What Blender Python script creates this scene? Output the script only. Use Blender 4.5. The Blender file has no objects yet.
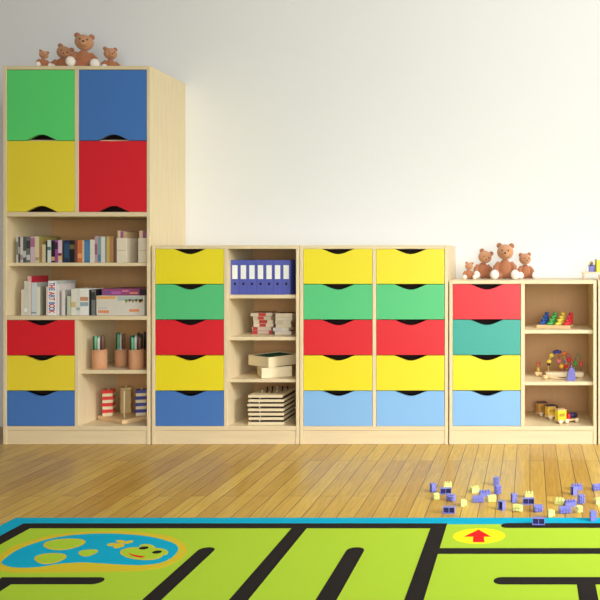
import bpy, bmesh, math, random
from mathutils import Vector, Matrix

random.seed(7)
sc = bpy.context.scene
COL = sc.collection
PI = math.pi

# ------------------------------------------------------------------ frame
S = 0.005            # metres per photograph pixel on the plane of the cabinet fronts
ZF = 3.88            # camera distance to that plane
VX, VY = 530.0, 255.0
FLOOR_PY = 444.5
CAM_Z = (FLOOR_PY - VY) * S


def X(px, y=0.0):
    return (px - VX) * S * (ZF + y) / ZF


def Z(py, y=0.0):
    return CAM_Z + (VY - py) * S * (ZF + y) / ZF


def G(px, py, z=0.0):
    """point of the level z seen at a pixel"""
    k = (py - VY) * S / (CAM_Z - z)
    dist = ZF / k
    return ((px - VX) * S / k, dist - ZF)


# ------------------------------------------------------------------ materials
def lin(r, g, b):
    def f(c):
        c /= 255.0
        return c / 12.92 if c <= 0.04045 else ((c + 0.055) / 1.055) ** 2.4
    return (f(r), f(g), f(b), 1.0)


MATS = {}


def mat(name, rgb, rough=0.5, var=0.06, scale=40.0, bump=0.0, coat=0.0, coat_rough=0.3, stretch=None, spec=0.5, metal=0.0, sheen=0.0):
    if name in MATS:
        return MATS[name]
    m = bpy.data.materials.new(name)
    m.use_nodes = True
    nt = m.node_tree
    b = nt.nodes['Principled BSDF']
    c = lin(*rgb)
    tc = nt.nodes.new('ShaderNodeTexCoord')
    mp = nt.nodes.new('ShaderNodeMapping')
    if stretch:
        mp.inputs['Scale'].default_value = stretch
    nz = nt.nodes.new('ShaderNodeTexNoise')
    nz.inputs['Scale'].default_value = scale
    nz.inputs['Detail'].default_value = 4
    mx = nt.nodes.new('ShaderNodeMix')
    mx.data_type = 'RGBA'
    mx.inputs[6].default_value = tuple(v * (1 - var) for v in c[:3]) + (1,)
    mx.inputs[7].default_value = tuple(min(1, v * (1 + var)) for v in c[:3]) + (1,)
    nt.links.new(tc.outputs['Object'], mp.inputs['Vector'])
    nt.links.new(mp.outputs['Vector'], nz.inputs['Vector'])
    nt.links.new(nz.outputs['Fac'], mx.inputs[0])
    nt.links.new(mx.outputs[2], b.inputs['Base Color'])
    b.inputs['Roughness'].default_value = rough
    b.inputs['Specular IOR Level'].default_value = spec
    b.inputs['Metallic'].default_value = metal
    b.inputs['Coat Weight'].default_value = coat
    b.inputs['Coat Roughness'].default_value = coat_rough
    if sheen:
        b.inputs['Sheen Weight'].default_value = sheen
    if bump:
        bp = nt.nodes.new('ShaderNodeBump')
        bp.inputs['Strength'].default_value = bump
        bp.inputs['Distance'].default_value = 0.002
        nt.links.new(nz.outputs['Fac'], bp.inputs['Height'])
        nt.links.new(bp.outputs['Normal'], b.inputs['Normal'])
    MATS[name] = m
    return m


MAPLE = (230, 212, 172)
WOOD_V = mat('maple_upright', MAPLE, 0.42, 0.10, 9, stretch=(6, 6, 0.5))
WOOD_H = mat('maple_level', MAPLE, 0.42, 0.10, 9, stretch=(0.5, 6, 6))
TOYWOOD = mat('toy_beech', (224, 190, 140), 0.5, 0.12, 20, stretch=(1, 5, 5))
PALEWOOD = mat('pale_birch', (234, 217, 178), 0.5, 0.08, 20, stretch=(1, 5, 5))
BACKB = mat('brown_back_board', (204, 160, 108), 0.55, 0.06, 9, stretch=(6, 6, 0.5))
CAVITY = mat('cavity_shade_brown', (46, 26, 20), 0.8, 0.15, 30)  # dark brown that paints in the shade inside drawers and cupboard


def lacquer(name, rgb):
    return mat(name, rgb, 0.4, 0.015, 3, spec=0.5, coat=0.6, coat_rough=0.5)


YEL = lacquer('yellow_lacquer', (238, 222, 30))
GRN = lacquer('green_lacquer', (84, 198, 126))
RED = lacquer('red_lacquer', (222, 22, 40))
BLU = lacquer('blue_lacquer', (66, 120, 192))
TEA = lacquer('teal_lacquer', (52, 166, 152))
LGRN = lacquer('leaf_green_lacquer', (92, 222, 118))
OYEL = lacquer('mustard_lacquer', (240, 220, 54))
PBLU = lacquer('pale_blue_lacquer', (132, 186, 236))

WALLM = mat('painted_plaster', (238, 239, 236), 0.85, 0.012, 2.0, bump=0.02)
WHITE = mat('white_paint', (238, 236, 230), 0.5, 0.02)


def floor_material():
    m = bpy.data.materials.new('strip_parquet')
    m.use_nodes = True
    nt = m.node_tree
    b = nt.nodes['Principled BSDF']
    L = nt.links.new
    tc = nt.nodes.new('ShaderNodeTexCoord')
    sp = nt.nodes.new('ShaderNodeSeparateXYZ')
    cb = nt.nodes.new('ShaderNodeCombineXYZ')
    L(tc.outputs['Object'], sp.inputs[0])
    L(sp.outputs['Y'], cb.inputs['X'])
    L(sp.outputs['X'], cb.inputs['Y'])
    br = nt.nodes.new('ShaderNodeTexBrick')
    br.offset = 0.37
    br.inputs['Scale'].default_value = 1.0
    br.inputs['Brick Width'].default_value = 0.83
    br.inputs['Row Height'].default_value = 0.0635
    br.inputs['Mortar Size'].default_value = 0.0017
    br.inputs['Mortar Smooth'].default_value = 0.3
    br.inputs['Bias'].default_value = 0.0
    br.inputs['Color1'].default_value = lin(190, 147, 62)
    br.inputs['Color2'].default_value = lin(216, 181, 86)
    br.inputs['Mortar'].default_value = lin(84, 52, 16)
    L(cb.outputs[0], br.inputs['Vector'])
    mp = nt.nodes.new('ShaderNodeMapping')
    mp.inputs['Scale'].default_value = (60, 4, 1)
    L(tc.outputs['Object'], mp.inputs['Vector'])
    nz = nt.nodes.new('ShaderNodeTexNoise')
    nz.inputs['Scale'].default_value = 1.6
    nz.inputs['Detail'].default_value = 6
    nz.inputs['Distortion'].default_value = 0.8
    L(mp.outputs[0], nz.inputs['Vector'])
    ramp = nt.nodes.new('ShaderNodeValToRGB')
    ramp.color_ramp.elements[0].position = 0.3
    ramp.color_ramp.elements[0].color = (0.78, 0.72, 0.62, 1)
    ramp.color_ramp.elements[1].position = 0.7
    ramp.color_ramp.elements[1].color = (1.08, 1.06, 1.02, 1)
    L(nz.outputs['Fac'], ramp.inputs[0])
    mx = nt.nodes.new('ShaderNodeMix')
    mx.data_type = 'RGBA'
    mx.blend_type = 'MULTIPLY'
    mx.inputs[0].default_value = 1
    L(br.outputs['Color'], mx.inputs[6])
    L(ramp.outputs[0], mx.inputs[7])
    L(mx.outputs[2], b.inputs['Base Color'])
    b.inputs['Roughness'].default_value = 0.31
    bp = nt.nodes.new('ShaderNodeBump')
    bp.inputs['Strength'].default_value = 0.25
    bp.inputs['Distance'].default_value = 0.001
    bp.invert = True
    L(br.outputs['Fac'], bp.inputs['Height'])
    L(bp.outputs[0], b.inputs['Normal'])
    return m


# ------------------------------------------------------------------ mesh helpers
class MB:
    def __init__(self):
        self.bm = bmesh.new()

    def box(self, x0, x1, y0, y1, z0, z1, mi=0, M=None):
        vs = [self.bm.verts.new((x, y, z)) for x in (x0, x1) for y in (y0, y1) for z in (z0, z1)]
        for f in ((0, 1, 3, 2), (4, 6, 7, 5), (0, 4, 5, 1), (2, 3, 7, 6), (0, 2, 6, 4), (1, 5, 7, 3)):
            fc = self.bm.faces.new([vs[i] for i in f])
            fc.material_index = mi
        if M:
            bmesh.ops.transform(self.bm, matrix=M, verts=vs)
        return self

    def prism(self, pts, d0, d1, axis='z', mi=0, M=None):
        """outline pts extruded along an axis from d0 to d1"""
        def mk(p, d):
            if axis == 'z':
                return (p[0], p[1], d)
            if axis == 'y':
                return (p[0], d, p[1])
            return (d, p[0], p[1])
        a = [self.bm.verts.new(mk(p, d0)) for p in pts]
        b = [self.bm.verts.new(mk(p, d1)) for p in pts]
        n = len(pts)
        fs = [self.bm.faces.new(a), self.bm.faces.new(list(reversed(b)))]
        for i in range(n):
            fs.append(self.bm.faces.new((a[i], b[i], b[(i + 1) % n], a[(i + 1) % n])))
        for f in fs:
            f.material_index = mi
        if M:
            bmesh.ops.transform(self.bm, matrix=M, verts=a + b)
        return self

    def lathe(self, prof, segs=20, mi=0, M=None, smooth=True):
        rings = []
        allv = []
        for r, z in prof:
            if r < 1e-6:
                v = [self.bm.verts.new((0, 0, z))]
            else:
                v = [self.bm.verts.new((r * math.cos(2 * PI * i / segs), r * math.sin(2 * PI * i / segs), z)) for i in range(segs)]
            rings.append(v)
            allv += v
        for a, b in zip(rings, rings[1:]):
            for i in range(segs):
                j = (i + 1) % segs
                q = []
                for v in (a[i % len(a)], a[j % len(a)], b[j % len(b)], b[i % len(b)]):
                    if v not in q:
                        q.append(v)
                if len(q) > 2:
                    f = self.bm.faces.new(q)
                    f.material_index = mi
                    f.smooth = smooth
        if M:
            bmesh.ops.transform(self.bm, matrix=M, verts=allv)
        return self

    def ball(self, c, r, mi=0, seg=16, rings=10, rot=None):
        """ellipsoid"""
        if not hasattr(r, '__len__'):
            r = (r, r, r)
        prof = [(math.sin(PI * i / rings), -math.cos(PI * i / rings)) for i in range(rings + 1)]
        prof[0] = (0, -1)
        prof[-1] = (0, 1)
        M = Matrix.Translation(c) @ (rot or Matrix.Identity(4)) @ Matrix.Diagonal((r[0], r[1], r[2], 1))
        return self.lathe(prof, seg, mi, M)

    def tube(self, pts, r, segs=8, mi=0):
        pts = [Vector(p) for p in pts]
        rings = []
        n = len(pts)
        rr = r if hasattr(r, '__len__') else [r] * n
        up = Vector((0, 0, 1))
        prev = None
        for i, p in enumerate(pts):
            t = (pts[min(i + 1, n - 1)] - pts[max(i - 1, 0)]).normalized()
            if prev is None:
                ref = up if abs(t.dot(up)) < 0.9 else Vector((1, 0, 0))
                u = t.cross(ref).normalized()
            else:
                u = (prev - t * prev.dot(t)).normalized()
            prev = u
            w = t.cross(u)
            rings.append([self.bm.verts.new(p + (u * math.cos(2 * PI * k / segs) + w * math.sin(2 * PI * k / segs)) * rr[i]) for k in range(segs)])
        for a, b in zip(rings, rings[1:]):
            for k in range(segs):
                f = self.bm.faces.new((a[k], a[(k + 1) % segs], b[(k + 1) % segs], b[k]))
                f.smooth = True
                f.material_index = mi
        for q in (rings[0], list(reversed(rings[-1]))):
            f = self.bm.faces.new(q)
            f.material_index = mi
        return self

    def poly(self, pts, z, mi=0):
        f = self.bm.faces.new([self.bm.verts.new((p[0], p[1], z)) for p in pts])
        f.material_index = mi
        return self

    def build(self, name, mats, parent=None, bevel=0.0, segs=2, loc=None, shift=None, keep_normals=False):
        if shift:
            bmesh.ops.translate(self.bm, vec=Vector(shift), verts=self.bm.verts)
        if not keep_normals:
            bmesh.ops.recalc_face_normals(self.bm, faces=self.bm.faces)
        me = bpy.data.meshes.new(name)
        self.bm.to_mesh(me)
        self.bm.free()
        if not isinstance(mats, (list, tuple)):
            mats = [mats]
        for m in mats:
            me.materials.append(m)
        o = bpy.data.objects.new(name, me)
        COL.objects.link(o)
        if parent:
            o.parent = parent
        if loc:
            o.location = loc
        if bevel:
            md = o.modifiers.new('edge', 'BEVEL')
            md.width = bevel
            md.segments = segs
            md.limit_method = 'ANGLE'
        return o


def tag(o, label, cat, group=None):
    o['label'] = label
    o['category'] = cat
    if group:
        o['group'] = group
    return o


def thing(name, label, cat, loc=(0, 0, 0), rz=0.0, group=None):
    o = bpy.data.objects.new(name, None)
    o.empty_display_size = 0.05
    COL.objects.link(o)
    o.location = loc
    o.rotation_euler = (0, 0, rz)
    return tag(o, label, cat, group)


def struct(o):
    o['kind'] = 'structure'
    return o


ORD = ['first', 'second', 'third', 'fourth', 'fifth', 'sixth', 'seventh', 'eighth', 'ninth', 'tenth', 'eleventh', 'twelfth',
       'thirteenth', 'fourteenth', 'fifteenth', 'sixteenth', 'seventeenth', 'eighteenth', 'nineteenth', 'twentieth', 'twenty-first', 'twenty-second']

# ------------------------------------------------------------------ room
BACK = 0.402
struct(MB().box(-6, 3.3, -6.2, BACK, -0.06, 0).build('floor', floor_material()))
struct(MB().box(-6, 3.3, BACK, BACK + 0.12, 0, 3.4).build('wall_back', WALLM))

# right wall with one wide window opening, unseen front wall opening added for light
RX = 3.2
w = MB()
w.box(RX, RX + .12, -6.2, -4.2, 0, 3.4).box(RX, RX + .12, -0.5, BACK + .12, 0, 3.4)
w.box(RX, RX + .12, -4.2, -0.5, 0, 0.5).box(RX, RX + .12, -4.2, -0.5, 2.9, 3.4)
struct(w.build('wall_right', WALLM))
f = MB()
for y in (-4.2, -2.98, -1.74, -0.56):
    f.box(RX + .03, RX + .09, y, y + .06, .5, 2.9)
f.box(RX + .03, RX + .09, -4.14, -.56, .5, .56).box(RX + .03, RX + .09, -4.14, -.56, 2.84, 2.9)
struct(f.build('window_1', WHITE))
FY = -6.2
w = MB()
w.box(-6, -1.6, FY - .12, FY, 0, 3.4).box(2.9, 3.3, FY - .12, FY, 0, 3.4).box(-1.6, 2.9, FY - .12, FY, 2.8, 3.4)
struct(w.build('wall_front', WALLM))
f = MB()
for x in (-1.6, -0.13, 1.34, 2.84):
    f.box(x, x + .06, FY - .09, FY - .03, 0, 2.8)
f.box(-1.54, 2.84, FY - .09, FY - .03, 2.74, 2.8).box(-1.54, 2.84, FY - .09, FY - .03, 0, .06)
struct(f.build('added_opening_frame', WHITE))

# ------------------------------------------------------------------ cabinets
T = 0.0165
DEP = 0.40


def notch(xc, half, depth, n=16):
    """points of a smooth dip, left to right: (x, drop)"""
    out = []
    for i in range(n + 1):
        t = -1 + 2 * i / n
        d = (1 - t * t) ** 0.9 if abs(t) < 1 else 0
        d = 0.55 * d + 0.45 * (0.5 + 0.5 * math.cos(PI * t))
        out.append((xc + half * t, depth * d))
    return out


class Cabinet:
    def __init__(self, label, x0, x1, ytop):
        self.x0, self.x1, self.zt = X(x0), X(x1), Z(ytop)
        self.root = thing('storage_cabinet', label, 'cabinet', ((self.x0 + self.x1) / 2, DEP / 2, 0), 0, 'colourful nursery cabinets')
        self.off = tuple(-v for v in self.root.location)
        self.part('side_panel', WOOD_V, (self.x0, self.x0 + T, 0, DEP, 0, self.zt))
        self.part('side_panel', WOOD_V, (self.x1 - T, self.x1, 0, DEP, 0, self.zt))
        self.part('top_panel', WOOD_H, (self.x0 + T, self.x1 - T, 0, DEP, self.zt - 0.0185, self.zt))
        self.part('bottom_panel', WOOD_H, (self.x0 + T, self.x1 - T, 0.001, DEP, Z(430.5), Z(426.3)))
        self.part('plinth', WOOD_H, (self.x0 + T, self.x1 - T, 0.004, 0.022, 0, Z(430.5) - .001))
        self.part('back_panel', BACKB, (self.x0 + T, self.x1 - T, 0.372, 0.38, Z(426.3), self.zt - .0185))

    def part(self, name, m, b, bevel=0.0012):
        return MB().box(*b).build(name, m, self.root, bevel, 1, shift=self.off)

    def divider(self, pa, pb, ya, yb):
        self.part('divider', WOOD_V, (X(pa), X(pb), 0.001, .372, Z(yb), Z(ya)))

    def shelf(self, pa, pb, ya, yb, y0=0.02):
        self.part('shelf', WOOD_H, (X(pa) + .0005, X(pb) - .0005, y0, .372, Z(yb), Z(ya)))

    def drawer(self, pa, pb, ya, yb, m):
        xa, xb, zt, zb = X(pa) + .0016, X(pb) - .0016, Z(ya) - .0016, Z(yb) + .0012
        xc = (xa + xb) / 2
        pts = [(xa, zb), (xb, zb), (xb, zt)] + [(x, zt - d) for x, d in reversed(notch(xc, .081, .0262))] + [(xa, zt)]
        d = MB().prism(pts, .0025, .0205, 'y').build('drawer', m, self.root, .0008, 1, shift=self.off)
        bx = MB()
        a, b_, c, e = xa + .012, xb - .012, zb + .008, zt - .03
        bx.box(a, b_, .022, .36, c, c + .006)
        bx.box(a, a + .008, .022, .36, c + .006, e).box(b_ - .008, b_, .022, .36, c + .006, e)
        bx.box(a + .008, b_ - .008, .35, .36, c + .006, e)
        # dark sheet standing in for the shade behind the notch
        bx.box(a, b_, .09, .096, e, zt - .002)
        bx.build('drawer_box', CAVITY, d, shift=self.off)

    def door(self, pa, pb, ya, yb, m):
        xa, xb, zt, zb = X(pa) + .0014, X(pb) - .0014, Z(ya) - .0014, Z(yb) + .0012
        xc = (xa + xb) / 2 + .002
        pts = [(xa, zb)] + [(x, zb + d) for x, d in notch(xc, .08, .030)] + [(xb, zb), (xb, zt), (xa, zt)]
        MB().prism(pts, .0025, .0205, 'y').build('door', m, self.root, .0008, 1, shift=self.off)
        return self


# tall cabinet
c = Cabinet('tall maple cabinet with four coloured doors, bookshelves and three drawers', 3, 150, 65.8)
c.divider(74.5, 78.3, 69.5, 212)
c.part('shelf', WOOD_H, (X(6.3), X(146.7), .03, .372, Z(142), Z(139)))
c.door(6.3, 74.5, 69.6, 140.6, LGRN)
c.door(78.3, 146.7, 69.6, 140.6, BLU)
c.door(6.3, 74.5, 140.6, 212, OYEL)
c.door(78.3, 146.7, 140.6, 212, RED)
# dark sheets painting in the shade behind the door notches
c.part('cupboard_shade_sheet', CAVITY, (X(6.3), X(146.7), .12, .126, Z(211.8), Z(142.2)))
c.part('cupboard_shade_sheet', CAVITY, (X(6.3), X(146.7), .12, .126, Z(138.8), Z(69.8)))
c.shelf(6.3, 146.7, 212, 216.5, .001)
c.shelf(6.3, 146.7, 262.7, 266.2)
c.shelf(6.3, 146.7, 316, 320, .001)
c.divider(74.5, 78.3, 320, 426.3)
for k, m in enumerate((RED, OYEL, BLU)):
    c.drawer(6.3, 74.5, 320 + 35.4 * k, 355.4 + 35.4 * k, m)
c.shelf(78.3, 146.7, 370.7, 374.4)

# cabinet with drawers and open shelves
c = Cabinet('maple cabinet beside the tall one, blue ring binders on its top shelf', 151.6, 299.2, 245.2)
c.divider(223.8, 227.8, 248.9, 426.3)
for k, m in enumerate((YEL, GRN, RED, YEL, BLU)):
    c.drawer(154.9, 223.8, 248.6 + 35.55 * k, 284.15 + 35.55 * k, m)
for a, b in ((295, 298.7), (337.3, 340.8), (380, 383)):
    c.shelf(227.8, 295.9, a, b)

# cabinet with ten drawers
c = Cabinet('maple cabinet with two full columns of five coloured drawers', 299.8, 448, 245.2)
c.divider(372.4, 376, 248.9, 426.3)
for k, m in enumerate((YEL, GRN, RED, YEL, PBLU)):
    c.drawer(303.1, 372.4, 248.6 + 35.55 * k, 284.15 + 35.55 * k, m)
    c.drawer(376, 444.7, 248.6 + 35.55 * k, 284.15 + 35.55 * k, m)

# low cabinets
c = Cabinet('low maple cabinet with four drawers and three shelves of wooden toys', 449.2, 596.6, 280.3)
c.divider(520.8, 524.7, 284, 426.3)
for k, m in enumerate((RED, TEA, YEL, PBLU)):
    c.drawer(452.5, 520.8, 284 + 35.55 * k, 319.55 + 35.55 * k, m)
c.shelf(524.7, 593.3, 330.3, 334)
c.shelf(524.7, 593.3, 382.4, 386)
c = Cabinet('low maple cabinet at the right edge, only its side panel showing', 598.2, 745.4, 280.3)
c.divider(669.8, 673.7, 284, 426.3)
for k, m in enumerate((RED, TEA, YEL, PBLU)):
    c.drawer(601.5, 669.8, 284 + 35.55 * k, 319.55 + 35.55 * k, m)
c.shelf(673.7, 742.1, 330.3, 334)
c.shelf(673.7, 742.1, 382.4, 386)

# ------------------------------------------------------------------ rug
RZ = 0.006
RUG = [mat('rug_' + n_, c_, 0.85, .05, 300, spec=.15) for n_, c_ in (('blue', (0, 168, 200)), ('green', (172, 204, 52)), ('black', (34, 29, 27)),
                                                                      ('yellow', (246, 226, 30)), ('red', (226, 30, 30)), ('ochre', (214, 190, 44)))]
XL, XR = -1.843, 1.35
YF = G(300, 517.7, RZ)[1]
YN = -3.6
rug = MB()
rug.box(XL, XR, YN, YF, 0.0, RZ, 0)


FLATS = []


def flat(pts, lvl, mi):
    """one inlaid colour field of the rug's printed pile"""
    FLATS.append(1)
    rug.prism(pts, RZ, RZ + lvl * 0.0003 + len(FLATS) * 4e-6, 'z', mi)


def gp(pts):
    return [G(a, b, RZ) for a, b in pts]


def yy(py):
    return G(300, py, RZ)[1]


def smooth(pts, n=6):
    out = []
    m = len(pts)
    for i in range(m):
        p0, p1, p2, p3 = pts[i - 1], pts[i], pts[(i + 1) % m], pts[(i + 2) % m]
        for k in range(n):
            t = k / n
            out.append(tuple(.5 * (2 * p1[j] + (p2[j] - p0[j]) * t + (2 * p0[j] - 5 * p1[j] + 4 * p2[j] - p3[j]) * t * t
                                   + (3 * p1[j] - p0[j] - 3 * p2[j] + p3[j]) * t ** 3) for j in (0, 1)))
    return out


def ell(cx, cy, rx, ry, n=28):
    return [(cx + rx * math.cos(2 * PI * i / n), cy + ry * math.sin(2 * PI * i / n)) for i in range(n)]


XB0, XB1 = -1.775, -1.722
y0, y1 = yy(523.6), yy(528.4)
# green ground
flat([(XB0 + .02, YN + .09), (XR - .09, YN + .09), (XR - .09, yy(523.2)), (XB0 + .02, yy(525.5))], 1, 1)


BARS = []


def bar(xa, xb, ya, yb, cap=None):
    """black maze line, optionally with a round end: 'far', 'right', 'left'"""
    n = 8
    if cap == 'far':
        r = (xb - xa) / 2
        pts = [(xa, ya), (xb, ya)] + [((xa + xb) / 2 + r * math.cos(PI * i / n), yb - r + r * math.sin(PI * i / n)) for i in range(n + 1)]
    elif cap in ('right', 'left'):
        r = (yb - ya) / 2
        yc = (ya + yb) / 2
        if cap == 'right':
            pts = [(xa, yb), (xa, ya)] + [(xb - r + r * math.sin(PI * i / n), yc - r * math.cos(PI * i / n)) for i in range(n + 1)]
        else:
            pts = [(xb, ya), (xb, yb)] + [(xa + r - r * math.sin(PI * i / n), yc + r * math.cos(PI * i / n)) for i in range(n + 1)]
    else:
        pts = [(xa, ya), (xb, ya), (xb, yb), (xa, yb)]
    BARS.append(1)
    flat(pts, 3 + .08 * len(BARS), 2)


bar(XB0, -.343, y1, y0)
bar(XB0, XB1, YN + .05, y1)
bar(-1.058, -1.006, YN + .3, yy(547.5), 'far')
bar(-.821, -.769, YN + .3, y1)
bar(-.585, -.528, YN + .3, yy(547.5), 'far')
bar(-.343, -.29, YN + .3, y0)
bar(-.29, XR - .09, yy(554), yy(548.4))
bar(G(501, 526, RZ)[0], XR - .09, yy(528), yy(523.4), 'left')
bar(G(493.5, 581, RZ)[0], XR - .09, yy(584.6), yy(577.4), 'left')
bar(.134, .187, YN + .3, yy(584.6))
bar(G(12, 581, RZ)[0], G(103.5, 581, RZ)[0], yy(584.4), yy(577.6), 'right')
bar(-1.54, -1.483, YN + .3, yy(577.6))
# start marker
cx, cy = G(479, 536, RZ)
flat(ell(cx, cy, .0885, (yy(528.4) - yy(543.8)) / 2), 2, 3)
flat(gp([(478.5, 529.8), (491, 536.9), (483.8, 536.9), (484.6, 542.4), (472.8, 542.4), (473.4, 536.9), (464, 536.9)]), 3, 4)
# pond
pond_o = [(0, 555), (12, 547), (30, 541), (52, 535.4), (80, 532.2), (104, 531.4), (120, 531), (142, 532.5), (166.7, 535.8), (180, 540.8), (186.7, 547.5),
          (185.8, 554.2), (178.3, 560.8), (163.3, 567.5), (141.7, 570.8), (116.7, 571.7), (80, 572.3), (50, 572.6), (22, 573), (2, 571.5), (-8, 566), (-8, 560)]
pond_i = [(1.4, 563), (6, 558), (16, 551), (30, 545), (50, 539), (70, 535.6), (90, 534.1), (108, 533.8), (122, 534.2), (141.7, 535.8), (158.3, 538.7),
          (173.3, 543.3), (178.3, 548.3), (175.8, 554.2), (168.3, 560), (156.7, 563.8), (141.7, 565.3), (125, 565), (110, 564.2), (95, 563.2), (80, 562.7), (60, 564),
          (40, 567), (24, 568), (10, 567)]
flat(smooth(gp(pond_o)), 2, 5)
flat(smooth(gp(pond_i)), 3, 0)


def pe(cx, cy, rx, ry, tilt=0.0, bump=0.0):
    out = []
    for i in range(30):
        t = 2 * PI * i / 30
        k = 1 + bump * math.cos(3 * t + 1)
        a, b = rx * k * math.cos(t), ry * k * math.sin(t)
        out.append((cx + a, cy + b + tilt * a))
    return gp(out)


for q in ((64, 544.4, 21, 5.5, -.08, .05), (50, 558.6, 16, 5.3, -.08, .06), (88, 553, 9.6, 3.3, -.12, .08)):
    flat(pe(*q), 4, 5)
    flat(pe(q[0], q[1], q[2] * .87, q[3] * .82, q[4], q[5]), 5, 1)
for q in ((112, 544.8, 5, 1.5, -.1), (119, 545.6, 5.5, 2.0, 0), (121, 542, 5, 1.6, 0.1), (128.5, 542.4, 5, 1.3, -.2), (117, 547.3, 4, 1.2, -.1)):
    flat(pe(*q), 4, 5)
for q in ((141.5, 554, 21.5, 6.3, .06), (147.5, 547.6, 8, 3.1, .1), (160, 552, 8.2, 3.4, .1)):
    flat(pe(*q), 4, 5)
for q in ((141.5, 554, 19.6, 5.4, .06), (147.5, 547.6, 6.6, 2.3, .1), (160, 552, 6.8, 2.6, .1)):
    flat(pe(*q), 5, 1)
for q in ((143.8, 548.5, 4.9, 1.45, -.1), (157, 552.6, 4.9, 1.45, -.1)):
    flat(pe(*q), 6, 2)
flat(gp([(128, 553), (132, 554.8), (138, 556), (145.5, 557), (142, 558.2), (136, 557.5), (130.5, 555.6)]), 6, 4)
tag(rug.build('rug', RUG), 'green play rug printed with a black maze, blue pond and red arrow', 'rug')
RUG_TOP = RZ + .0010

# ------------------------------------------------------------------ teddy bears
FUR = mat('brown_plush', (172, 110, 72), 0.9, .14, 150, bump=.4, sheen=.35)
FUR2 = mat('light_plush', (200, 144, 102), 0.9, .12, 150, bump=.3, sheen=.3)
PAD = mat('white_plush', (240, 230, 216), 0.9, .06, 120, bump=.3, sheen=.2)
EYE = mat('black_bead', (26, 18, 16), 0.2, .02)


def bear(label, x, y, z, h, rz=0.0, tilt=0.0, nod=0.0, group=None):
    """seated bear of height h, facing -y"""
    t = thing('teddy_bear', label, 'teddy bear', (x, y, z), rz, group)
    k = h
    b = MB()
    b.ball((0, 0, .27 * k), (.215 * k, .19 * k, .27 * k))
    b.ball((0, -.01 * k, .44 * k), (.13 * k, .12 * k, .12 * k))
    for s in (-1, 1):
        # arm hanging forward, leg stretched out to the viewer
        b.tube([(s * .15 * k, -.01 * k, .45 * k), (s * .25 * k, -.06 * k, .33 * k), (s * .27 * k, -.15 * k, .19 * k), (s * .24 * k, -.2 * k, .13 * k)],
               [.075 * k, .085 * k, .08 * k, .06 * k], 12)
        b.ball((s * .24 * k, -.21 * k, .12 * k), .068 * k)
        b.tube([(s * .11 * k, -.02 * k, .12 * k), (s * .2 * k, -.17 * k, .105 * k), (s * .27 * k, -.32 * k, .1 * k)], [.11 * k, .1 * k, .085 * k], 12)
    body = b.build('body', FUR, t)
    rm = body.modifiers.new('fuse', 'REMESH')
    rm.mode = 'VOXEL'
    rm.voxel_size = .017 * k
    rm.use_smooth_shade = True
    sm = body.modifiers.new('soft', 'SMOOTH')
    sm.iterations = 5
    H = Matrix.Translation((0, -.03 * k, .515 * k)) @ Matrix.Rotation(tilt, 4, 'Y') @ Matrix.Rotation(nod, 4, 'X')

    def put(m, name, mt, par):
        bmesh.ops.transform(m.bm, matrix=H, verts=m.bm.verts)
        return m.build(name, mt, par)
    hd = put(MB().ball((0, 0, .235 * k), (.228 * k, .21 * k, .212 * k), seg=24, rings=16), 'head', FUR2, t)
    for s in (-1, 1):
        e = MB().ball((s * .168 * k, .01 * k, .405 * k), (.078 * k, .045 * k, .078 * k))
        put(e, 'ear', FUR, hd)
        put(MB().ball((s * .085 * k, -.2 * k, .275 * k), .02 * k, seg=10, rings=6), 'eye', EYE, hd)
    mz = put(MB().ball((0, -.19 * k, .18 * k), (.105 * k, .085 * k, .085 * k)), 'muzzle', FUR2, hd)
    put(MB().ball((0, -.275 * k, .205 * k), (.03 * k, .016 * k, .022 * k), seg=10, rings=6), 'nose', EYE, hd)
    for s in (-1, 1):
        ft = MB().ball((s * .28 * k, -.37 * k, .135 * k), (.12 * k, .075 * k, .135 * k))
        ft.build('foot', PAD, t)
    return t


for (cx, pz, yb, grp, where, r_) in ((0, Z(65.8), .1, 'teddy bears on the tall cabinet', 'on the tall cabinet', 1),
                                     (1, Z(280.3), .2, 'teddy bears on the low cabinet', 'on the low cabinet', 1)):
    P = (84, 62, 43, 110.5) if cx == 0 else (505, 482.5, 468.3, 525)
    tw = .42 if cx == 0 else 0.0    # turned towards the middle of the room
    bear('largest brown teddy bear with white feet sitting ' + where, X(P[0], yb), yb, pz, .19, .02 + tw, .03, 0, grp)
    bear('medium teddy bear leaning its head, left of the largest bear ' + where, X(P[1], yb + .06 + tw * .09), yb + .06 + tw * .09, pz, .158, .28 + tw * .6, .3, .2, grp)
    bear('tiniest teddy bear, leftmost of those sitting ' + where, X(P[2], yb - .045), yb - .045, pz, .092, .3 + tw, .12, .1, grp)
    bear('small teddy bear right of the largest bear ' + where, X(P[3], yb + .08), yb + .08, pz, .14, .3 + tw, -.06, .1, grp)

# ------------------------------------------------------------------ books
PAGES = mat('book_pages', (232, 222, 198), 0.8, .05, 200)


def colour(rgb):
    return mat('cover_%d_%d_%d' % rgb, rgb, 0.45, .07, 60)


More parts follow.
